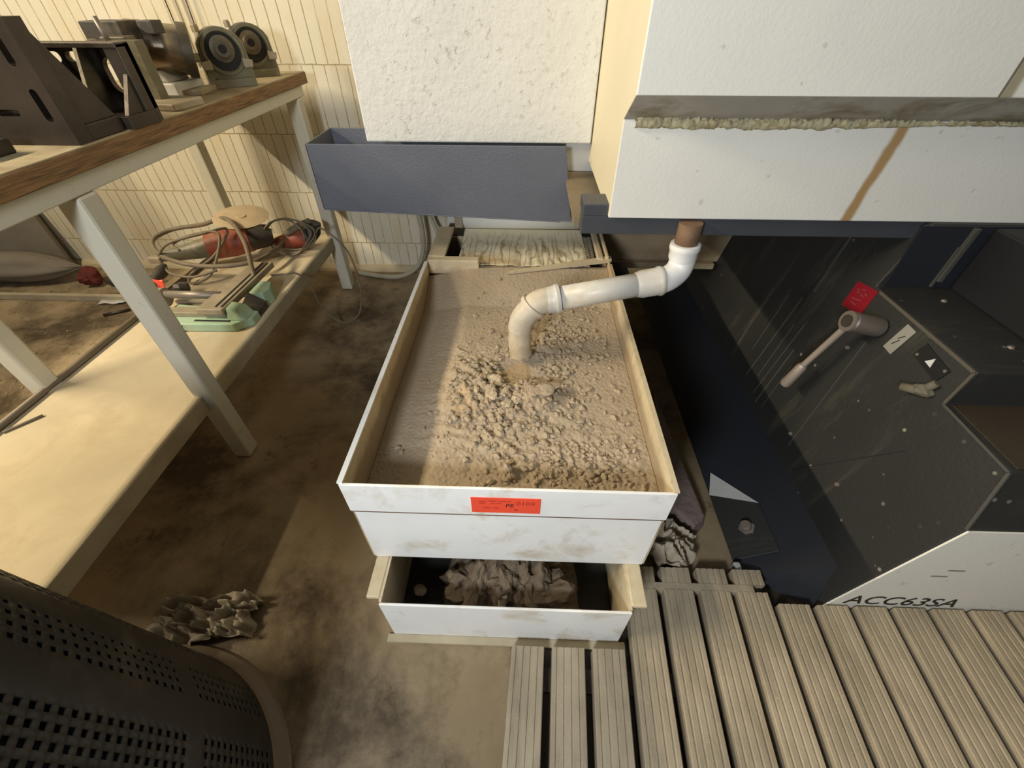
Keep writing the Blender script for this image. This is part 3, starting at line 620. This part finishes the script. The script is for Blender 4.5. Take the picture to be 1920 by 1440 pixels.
# inventory label on the front
lb=MB().box(-.0795,.0345,Y0-.0042,Y0-.003,.3575,.4015).build('inventory_label',M_tag,ut); lb['label']='bright orange-red label with number on the front band'
lb.location=(0,0,0)
FM=lambda x,z:frame_M((x,Y0-.0043,z),(1,0,-.012),(0,0,1))
text_mesh('lettering','0109',.0140,FM(-.0055,.3825),M_inkr,lb,.0002,sx=1.12)
text_mesh('lettering','PE',.0140,FM(-.0235,.3755),M_ink,lb,.0002,shear=.1)
for x0_,x1_,z_ in ((-.050,-.037,.3925),(-.035,-.022,.3922),(-.020,-.014,.392),(-.047,-.040,.3855),(-.038,-.030,.3853),(-.066,-.055,.391),(-.066,-.057,.3855),(-.060,-.048,.372),(-.044,-.034,.3718)):
    MB().box(x0_,x1_,Y0-.0046,Y0-.0043,z_,z_+.0016).build('printed_line',M_inkr,lb)
MB().box(-.0085,-.003,Y0-.0047,Y0-.0043,.3675,.3687).build('underline',M_ink,lb)

# ---------------- paper filter behind ----------------
pf=thing('paper_filter','white filter fleece roll with stained sheet running into the back of the tank','filter')
m=MB(); m.tube([(-.214,1.436,.453),(.181,1.436,.453)],.045,40); m.build('fleece_roll',M_paperw,pf)
def sheet(u,v_):
    y=1.425-.262*v_; z=.4085-.003*v_-.003*math.sin(v_*PI)
    x=-.208+.395*u+.006*v_
    w_=(.0012*math.sin(u*48+14*noise.noise(Vector((u*3,v_*1.4,0))))+.0022*noise.noise(Vector((u*9,v_*3,1))))*min(1,v_*1.8)
    return (x,y,z+w_)
grid(sheet,120,50,'fleece_sheet',M_paper,pf,solid=.0008)
m=MB(); m.box(-.262,-.224,1.41,1.47,.43,.60); m.build('bearing_post',M_lightgrey,pf,bevel=.003)
m=MB(); m.box(.198,.225,1.40,1.47,.43,.48); m.build('bearing_post',M_lightgrey,pf,bevel=.003)
MB().box(-.27,.24,1.39,1.50,.0,.40).build('stand',M_dark,pf)
MB().box(-.236,-.21,1.385,1.42,.425,.50).build('bracket',M_dusty,pf,bevel=.002)

# ---------------- drain pipe ----------------
dp=thing('drain_pipe','white plastic drain pipe with elbows running from under the machine to the tank','pipe')
r=.0262
A=[Vector(q) for q in ((.333,.865,.66),(.333,.862,.612),(.336,.86,.575),(.325,.845,.548),(.295,.825,.546))]
top=spline([(.336,.862,.605),(.338,.860,.575),(.330,.853,.556),(.308,.840,.545),(.288,.832,.543)],6)
m=MB(); m.tube(top,r*1.04,28); m.build('elbow',M_pvcw,dp,smooth=True)
MB().lathe([(r*1.0,0),(r*1.17,.001),(r*1.2,.006),(r*1.2,.012),(r*1.12,.015),(r*1.12,.03),(r*1.04,.036)],(.3358,.862,.617),(.03,-.03,-1),40).build('socket',M_pvcw,dp,smooth=True)
m=MB(); m.tube([(.335,.863,.66),(.336,.862,.600)],r*.9,24); m.build('metal_stub',M_rust,dp)
S0=Vector((.300,.836,.544)); S1=Vector((.073,.806,.512)); dd=(S1-S0).normalized()
m=MB(); m.tube([S0,S1],r*.98,32); m.build('straight_pipe',M_pvc,dp)
MB().lathe([(r*1.0,0),(r*1.14,.0),(r*1.21,.003),(r*1.21,.009),(r*1.13,.012),(r*1.13,.046),(r*1.0,.058)],S0+dd*.002,dd,40).build('socket',M_pvc,dp,smooth=True)
el=spline([S1,S1+dd*.035,(.020,.799,.495),(-.002,.793,.468),(-.008,.790,.44)],7)
M_pvcd=mat('pvc_pipe_dirty',(.60,.54,.43),.5,var=.08,vscale=14,dirt=(.46,.36,.23),dscale=16,dlo=.42,dhi=.75,bump=.15)
m=MB(); m.tube(el,r*1.05,28); m.build('elbow',M_pvcd,dp,smooth=True)
MB().lathe([(r*.98,0),(r*1.21,.0),(r*1.24,.003),(r*1.24,.008),(r*1.14,.011),(r*1.12,.02),(r*1.05,.03)],S1-dd*.004,dd,40).build('socket',M_pvc,dp,smooth=True)
n2=Vector((-.62,-.10,-.78)).normalized()
MB().lathe([(r*1.05,0),(r*1.22,.001),(r*1.24,.006),(r*1.22,.011),(r*1.06,.013)],Vector((.022,.800,.497))-n2*.004,n2,40).build('socket',M_pvcd,dp,smooth=True)
low=spline([(.012,.798,.484),(-.003,.794,.458),(-.008,.789,.425),(-.007,.784,.398),(-.004,.780,.376)],6)
m=MB(); m.tube(low,[r*1.0]*len(low),28,cap=False)
for v_ in m.bm.verts:
    if v_.co.z<.379: v_.co.z+= .006*noise.noise(v_.co*90)
m.tube(low[-3:],[r*.86]*3,28,cap=False)
m.build('outlet',M_pvcm,dp,smooth=True)

# ---------------- machine ----------------
mc=thing('grinding_machine','large white and charcoal surface grinding machine on the right with number lettering','machine')
CX=.168
# enclosure
m=MB()
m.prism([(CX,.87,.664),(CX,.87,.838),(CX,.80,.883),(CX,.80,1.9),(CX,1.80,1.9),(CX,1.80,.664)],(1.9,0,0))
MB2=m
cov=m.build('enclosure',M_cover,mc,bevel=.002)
cov.data.materials.append(M_warmlit); cov.data.materials.append(M_navy2); cov.data.materials.append(mat('shaded_grimy_white',(.46,.43,.36),.6,var=.15,vscale=9,dirt=(.20,.15,.07),dscale=9,dlo=.5,dhi=.7,bump=.2))
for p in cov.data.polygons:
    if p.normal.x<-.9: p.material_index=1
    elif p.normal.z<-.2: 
        p.material_index=3 if p.center.z>.7 else 2  # slanted underside: shade put into the colour, with some brown grime
def bead(u,v_):
    x=CX+.02+1.5*u; a=v_*2*PI; q=noise.noise(Vector((x*40,0,1))); q2=noise.fractal(Vector((x*120,math.cos(a)*1.5,math.sin(a)*1.5)),1,2,4)
    fade=max(.25,min(1,1.35-abs(x-.36)*2.6)) if x<.72 else .35
    rr=(.007+.004*q+.005*q2)*fade
    return (x,.866-rr*math.sin(a)*.9,.836-.003*fade+rr*math.cos(a)*1.1+.003*q2)
grid(bead,900,12,'sealant_bead',M_sealant,cov)
MB().box(.7175,.7225,.7990,.802,.8835,1.88).build('panel_joint',M_dust,cov)
MB().box(CX+.001,.7175,.7975,.8,.8835,1.88).build('door_panel',M_cover,cov,bevel=.001)
# pan under the enclosure
MB().box(.1165,1.9,.880,.92,.6265,.6635).build('pan_front',M_navy2,mc,bevel=.001)
MB().box(.1165,CX+.04,.880,.945,.6635,.687).build('pan_corner',M_navy2,mc,bevel=.002)
MB().box(.105,1.9,.92,1.78,.625,.637).build('pan',M_dust,mc)
MB().box(.103,1.2,1.27,1.75,.637,.72).build('saddle_block',M_lightgrey,mc,bevel=.003)
# column behind
MB().box(-.426,CX-.003,1.245,1.80,.7115,1.9).build('column',M_colm,mc,bevel=.004)
# splash trough
tr=MB(); tx0,tx1,ty0,ty1=-.574,.098,1.20,1.385
tr.hexa([(tx0,ty0,.552),(tx1+.03,ty0,.524),(tx1+.03,ty0+.004,.524),(tx0,ty0+.004,.552),(tx0,ty0,.716),(tx1,ty0,.716),(tx1,ty0+.004,.716),(tx0,ty0+.004,.716)])
tr.hexa([(tx0,ty1-.004,.552),(tx1,ty1-.004,.530),(tx1,ty1,.530),(tx0,ty1,.552),(tx0,ty1-.004,.716),(tx1,ty1-.004,.716),(tx1,ty1,.716),(tx0,ty1,.716)])
tr.hexa([(tx0,ty0,.552),(tx0+.004,ty0,.552),(tx0+.004,ty1,.552),(tx0,ty1,.552),(tx0,ty0,.716),(tx0+.004,ty0,.716),(tx0+.004,ty1,.716),(tx0,ty1,.716)])
tr.hexa([(tx0,ty0,.548),(tx1,ty0,.522),(tx1,ty1,.522),(tx0,ty1,.548),(tx0,ty0,.552),(tx1,ty0,.526),(tx1,ty1,.526),(tx0,ty1,.552)])
tr.build('splash_trough',M_grey,mc,bevel=.0015)
# rear cross member
m=MB(); m.box(.262,1.3,1.50,1.56,.262,.55); m.build('rear_casting',M_inner,mc,bevel=.003)
MB().box(.255,.70,1.47,1.50,.246,.268).build('rear_lip',M_inner,mc,bevel=.003)
# base: sloped side on the plane x = .657+.23 z
sx_=lambda z:.657+.23*z
def base_prof(y0,y1,z0,z1,x1=1.9): return [(sx_(z0),y0,z0),(x1,y0,z0),(x1,y1,z0),(sx_(z0),y1,z0),(sx_(z1),y0,z1),(x1,y0,z1),(x1,y1,z1),(sx_(z1),y1,z1)]
m=MB()
P=[(.373,.0),(.373,.35),(.415,.455),(.562,.455),(.570,.525),(.86,.525),(.86,.664),(1.75,.664),(1.75,0)]
def side_pt(y,z): return (sx_(z),y,z)
Ls=[m.bm.verts.new(side_pt(y,z)) for y,z in P]; Rs=[m.bm.verts.new((1.9,y,z)) for y,z in P]
m.bm.faces.new(Ls[::-1]); m.bm.faces.new(Rs)
for i in range(len(P)): m.bm.faces.new((Ls[i],Ls[(i+1)%len(P)],Rs[(i+1)%len(P)],Rs[i]))
base=m.build('base',M_dark,mc,bevel=.003)
# white front plate
m=MB(); m.hexa([(.6585,.370,.0),(1.9,.370,.0),(1.9,.373,.0),(.6585,.373,.0),(.7390,.370,.350),(1.9,.370,.350),(1.9,.373,.350),(.7390,.373,.350)])
fp=m.build('front_plate',M_cover,base)
text_mesh('lettering','ACC63SA',.056,frame_M((.692,.3694,.047),(1,0,-.01),(0,0,1)),M_ink,base,.0004,sx=.98)
for x,z in ((.80,.21),(.785,.185)): MB().box(x,x+.03,.3692,.370,z,z+.004).build('scuff',M_dusty,fp)
# brown ledge and navy wall facings
MB().box(.775,1.9,.420,.560,.4552,.4572).build('ledge_cover',M_brownd,base)
MB().box(.790,1.9,.856,.8595,.528,.662).build('navy_panel',M_navy,base)
MB().box(.93,1.9,.60,.856,.5252,.66).build('upper_housing',M_navyd,base,bevel=.004)
def on(y,z,off=0): return Vector((sx_(z)-off*.975,y,z+off*.22))
def strip(name,a,b,w,t,m_,parent=base):
    mb=MB(); mb.bar(on(*a,t/2),on(*b,t/2),w,t,up=(-1,0,.23)); return mb.build(name,m_,parent)
M_seam=mat('grey_seam',(.07,.068,.06),.6,bump=0)
strip('seam',(1.0,.43),(1.03,.62),.006,.002,M_seam); MB().box(.885,.889,.852,.8559,.530,.62).build('seam',M_seam,base)
MB().box(.8885,.896,.846,.856,.545,.66).build('seam',M_seam,base)
strip('seam',(.718,.144),(.775,.437),.0018,.0015,M_seam)
strip('seam',(.572,.522),(.84,.522),.006,.003,mat('rubbed_edge',(.10,.088,.065),.6,bump=0))
strip('seam',(.572,.522),(.562,.458),.005,.003,mat('rubbed_edge',(.10,.088,.065)))
strip('seam',(.562,.456),(.415,.453),.004,.003,M_seam); strip('seam',(.415,.453),(.374,.352),.005,.003,M_seam)
strip('seam',(.534,.357),(.66,.12),.0015,.001,M_navy)
M_drip=mat('dried_drip',(.075,.072,.06),.6,bump=0)
for y,z0,z1,w_ in ((1.0,.14,.40,.004),(.96,.17,.34,.003),(.93,.13,.36,.003),(.90,.12,.30,.004),(1.05,.2,.38,.003),(1.12,.17,.36,.005),(.87,.13,.27,.002)): strip('drip_mark',(y,z0),(y+.02,z1),w_,.0006,M_drip)
# lower skirt flaring to the floor
m=MB()
sk=[(.395,.105),(1.70,.105)]
v=[m.bm.verts.new(q) for q in ((.657+.23*.105,.423,.103),(.515,.442,.0),(.655,.374,.0),(.515,1.7,.0),(.657+.23*.105,1.7,.103),(.9,1.7,0.0),(.9,.44,.0))]
m.bm.faces.new((v[0],v[1],v[2])); m.bm.faces.new((v[1],v[0],v[4],v[3])); m.bm.faces.new((v[0],v[2],v[6],v[5],v[4])); m.bm.faces.new((v[3],v[4],v[5])); m.bm.faces.new((v[1],v[3],v[5],v[6],v[2]))
skirt=m.build('skirt',M_navy,mc)
# foot bracket with bolt on skirt
nk=Vector((-.103,0,.166)).normalized()
def onk(y,z,off=0): return Vector((.515+(.166/.103)*z,y,z))+nk*off
m=MB(); m.prism([onk(.655,.0,.0005),onk(.60,.055,.0005),onk(.475,.055,.0005),onk(.475,.0,.0005)],nk*.004)
fb=m.build('foot_bracket',M_dark,mc,bevel=.001)
m=MB(); m.prism([onk(.72,.012,.0005),onk(.655,.0,.0005),onk(.60,.055,.0005)],nk*.0042); m.build('bracket_lit_patch',M_lightgrey,fb)  # pale triangle paints the light patch at the back of the foot recess
c=onk(.545,.03,.004); MB().lathe([(.019,0),(.019,.004)],c,nk,6).build('washer',M_galv,fb); MB().lathe([(.012,0),(.013,.012),(.010,.016)],c+nk*.004,nk,24).build('bolt',M_galv,fb,smooth=True)
m=MB(); m.box(.50,.515,.44,.46,.0,.03); m.build('chip',M_lightgrey,fb,bevel=.003)
# roller lever
nb=Vector((-1,0,.23)).normalized()
hub0=on(.775,.472,.074); hub1=on(.775,.474,.004)
m=MB(); m.tube([hub0,hub0+(hub1-hub0)*.05,hub0+(hub1-hub0)*.95,hub1],[.018,.0215,.0215,.020],28); hb=m.build('lever_hub',M_galv,mc,smooth=True)
ha=(hub1-hub0).normalized()
MB().lathe([(.022,0),(.0225,.003),(.018,.006),(.016,.002),(.010,.002)],hub0-ha*.006,ha*1.0,28).build('hub_cap',M_galv,hb,smooth=True)
MB().lathe([(.0135,0),(.0135,.0022)],hub0-ha*.0082,ha,24).build('hub_recess',M_blk,hb)
e0=on(.787,.445,.060); e1=on(.795,.335,.066); e2=on(.798,.268,.066)
m=MB(); m.tube([on(.777,.462,.060),e0,e1],[.008,.0075,.007],16); m.build('lever_arm',M_lever,hb,smooth=True)
m=MB(); m.tube([e1,e1+(e2-e1)*.1,e1+(e2-e1)*.9,e2],[.009,.0115,.0125,.010],20); m.build('grip',M_lever,hb,smooth=True)
# sticker, label, sign
def plate(name,cy,cz,hw,hh,rot,m_,t=.0012,parent=base):
    cc=on(cy,cz,.0006); u=Vector((0,-1,0)); vv=nb.cross(u)*-1; vv=Vector((.23,0,1)).normalized(); ca,sa=math.cos(rot),math.sin(rot)
    U=u*ca+vv*sa; V=vv*ca-u*sa
    mb=MB(); mb.prism([cc+U*a_+V*b_ for a_,b_ in ((-hw,-hh),(hw,-hh),(hw,hh),(-hw,hh))],nb*t); return mb.build(name,m_,parent),cc,U,V
o,cc,U,V=plate('inventory_sticker',.872,.487,.032,.030,.15,M_tagred); o['label']='crimson sticker above the lever'
for i_,(a_,b_,L_) in enumerate(((-.020,.016,.010),(-.006,.018,.008),(.006,.014,.010),(-.016,.008,.006),(-.004,.009,.012),(-.018,-.006,.026),(-.014,-.013,.018))):
    mb=MB(); mb.bar(cc+nb*.0014+U*a_+V*b_,cc+nb*.0014+U*(a_+L_)+V*(b_-.003+.006*(i_%2)),.0012,.0004,up=nb); mb.build('pen_mark',M_galv,o)
o,cc,U,V=plate('label_plate',.722,.482,.013,.030,-.05,M_lablw); o['label']='small pale label plate'
for a_,b_,c_,d_ in ((-.004,-.016,.003,.0),(-.003,.0,.005,.012)): 
    mb=MB(); mb.bar(cc+nb*.0016+U*a_+V*b_,cc+nb*.0016+U*c_+V*d_,.0016,.0006,up=nb); mb.build('pen_mark',M_ink,o)
o,cc,U,V=plate('arrow_sign',.638,.490,.036,.015,-.12,M_ink,.002); o['label']='black sign with a white triangle'
mb=MB(); mb.prism([cc+nb*.0021+U*a_+V*b_ for a_,b_ in ((-.009,-.006),(.008,-.006),(.0,.010))],nb*.0006); mb.build('triangle',mat('white_mark',(.7,.7,.68),.5,bump=0),o)
for s in (-1,1): MB().lathe([(.003,0),(.003,.001)],cc+nb*.002+U*.030*s+V*.009*s,nb,12).build('screw',M_galv,o)
for i,(y,z) in enumerate(((.739,.166),(.562,.201),(.80,.40))): MB().lathe([(.005,0),(.004,.003)],on(y,z),nb,12).build('rivet',M_galv,base,smooth=True)
for x,y in ((.883,.802),(.891,.643)): MB().lathe([(.006,0),(.004,.003)],(x,y,.5252),(0,0,1),12).build('rivet',M_galv,base,smooth=True)
# nozzle fitting
m=MB(); rock(m,on(.60,.45,.010),.013,55,3,.9,.4); m.tube([on(.60,.45,.012),on(.625,.435,.022)],[.009,.008],12); m.tube([on(.60,.455,.01),on(.595,.475,.008)],[.008,.007],12)
o=m.build('coolant_nozzle',mat('chalky_fitting',(.17,.15,.105),.8,var=.2),mc)

# dim things in the gap behind the tank
m=MB(); m.box(.255,.31,1.15,1.24,.0,.34); m.box(.28,.33,1.20,1.3,.30,.36)
o=m.build('pump_block',M_blk,bevel=.01); tag(o,'dark pump body half hidden behind the tank right wall','pump')
m=MB(); m.tube([(.31,1.12,.0),(.31,1.12,.26),(.29,1.14,.30)],.012,12); o=m.build('standpipe',M_blk); tag(o,'dark upright pipe in the gap behind the tank','pipe')
m=MB(); m.box(.325,.365,1.30,1.32,.10,.30); o=m.build('upright_plate',M_sack,bevel=.01); tag(o,'small beige plate glimpsed in the dark gap beside the tank','plate')

# ---------------- duckboard ----------------
dk=thing('duckboard','weathered grooved duckboard of grey-brown slats on the floor in front','duckboard')
kx=.06
def slat(x0,w,ya,yb):
    # grooved profile along x
    ng=4; pts=[]; gw=w/(ng*2+1); 
    prof=[(0,.005),(0,.0385),(.0015,.040)]
    for i in range(ng):
        a=(i+.75)*w/(ng+.5); prof+=[(a-.0025,.040),(a-.0012,.0380),(a+.0012,.0380),(a+.0025,.040)]
    prof+=[(w-.0015,.040),(w,.0385),(w,.005)]
    mb=MB(); A_=[mb.bm.verts.new((x0+q+kx*ya,ya,z)) for q,z in prof]; B_=[mb.bm.verts.new((x0+q+kx*yb,yb,z)) for q,z in prof]; n=len(prof)
    mb.bm.faces.new(A_); mb.bm.faces.new(B_[::-1])
    for i in range(n): mb.bm.faces.new((A_[i],B_[i],B_[(i+1)%n],A_[(i+1)%n]))
    return mb
sg=(.0127)
x=-.0245; i=0
while x<1.35:
    w_=.0645
    yb=.268 if x+w_<.25 else .388
    if x>.50: yb=min(yb,.366)
    if x>.62: yb=.366
    slat(x,w_,-.42,yb).build('slat',M_deck,dk)
    if .21<x<.50: slat(x,w_,.404,.437).build('slat',M_deck,dk)
    elif .13<x<.21: pass
    x+=.0805; i+=1
for y in (-.3,-.05,.2): MB().box(.0,1.38,y,y+.04,.001,.0045).build('bearer',M_blk,dk)  # bearers coloured black so the slat gaps look shaded
MB().box(.238,.52,.388,.404,.001,.0385).build('joining_strip',M_deck,dk,bevel=.001)

# ---------------- upturned basket ----------------
bk=thing('basket','dark perforated plastic basket standing upside down at the left front','basket')
bc=Vector((-.675,-.060)); Rb=.295; Hb=.60; Rt=.255
na,nh=224,72
bm=bmesh.new(); V=[]
for j in range(nh+1):
    t=j/nh; rr=Rb+(Rt-Rb)*t; row=[]
    for i in range(na):
        a_=2*PI*i/na; row.append(bm.verts.new((bc.x+rr*math.cos(a_),bc.y+rr*math.sin(a_),.03+Hb*t)))
    V.append(row)
for j in range(nh):
    for i in range(na):
        blk=(i//2)%7; hole=(i%2==0) and (j%2==0) and 1<j<nh-3 and blk not in (3,4,5) and j not in (26,27,28)
        if hole: continue
        f=bm.faces.new((V[j][i],V[j][(i+1)%na],V[j+1][(i+1)%na],V[j+1][i])); f.smooth=True
me=bpy.data.meshes.new('basket_wall'); bm.to_mesh(me); bm.free(); o=link('basket_wall',me,M_bin,bk)
s=o.modifiers.new('t','SOLIDIFY'); s.thickness=.003; s.offset=1
MB().lathe([(Rb-.004,.03),(Rb-.002,.005),(Rb+.004,0),(Rb+.022,0),(Rb+.024,.004),(Rb+.020,.012),(Rb+.006,.016),(Rb,.03)],(bc.x,bc.y,.001),(0,0,1),96).build('basket_rim',M_rim,bk,smooth=True)
MB().lathe([(Rt,0),(Rt,.006)],(bc.x,bc.y,.03+Hb),(0,0,1),64).build('basket_bottom',M_bin,bk)
MB().lathe([(Rb-.03,0),(Rt-.03,Hb-.04)],(bc.x,bc.y,.03),(0,0,1),64).build('inner_liner',M_liner,bk,smooth=True)

# ---------------- rags ----------------
def rag(cx,cy,wx,wy,hh,seed,rot=0,tri=False):
    def f(u,v_):
        a,b_=2*u-1,2*v_-1
        p=Vector((a*1.6+seed,b_*1.6,seed)); n=noise.fractal(p,1,2,5); rid=1-abs(noise.noise(p*1.5+Vector((5,2,1))))*2.2-abs(noise.noise(p*3.7+Vector((1,2,7))))*.9
        ed=1+.22*noise.noise(Vector((a*2+seed*2,b_*2,9)))
        x=a*wx*ed+.12*wx*n; y=b_*wy*ed+.1*wy*noise.noise(p*2)
        z=max(.002,hh*(.45+.75*rid+.35*n)*(1-.55*max(a*a,b_*b_)))
        c_,s_=math.cos(rot),math.sin(rot)
        return (cx+c_*x-s_*y,cy+s_*x+c_*y,z)
    return f
o=grid(rag(-.668,.302,.105,.045,.07,3.3,.12),60,40,'crumpled_rag',M_foil,solid=.001); tag(o,'crumpled stiff brown rag on the floor behind the basket','rag')
o=grid(rag(.335,.515,.085,.055,.07,8.1,-.5),50,36,'crumpled_rag',M_foil,solid=.001); tag(o,'crumpled brown cloth squeezed between the tank and the machine foot','rag')
m=MB(); m.hexa([(.355,.62,0),(.43,.53,0),(.47,.56,0),(.42,1.0,0),(.36,.62,.05),(.43,.54,.04),(.465,.57,.04),(.42,1.0,.07)]); o=m.build('concrete_lump',mat('pinkish_concrete',(.22,.165,.145),.9,var=.3,bump=.8,bscale=60,bdist=.006),bevel=.006); tag(o,'rough pinkish concrete kerb piece on the floor in the dark gap','kerb')
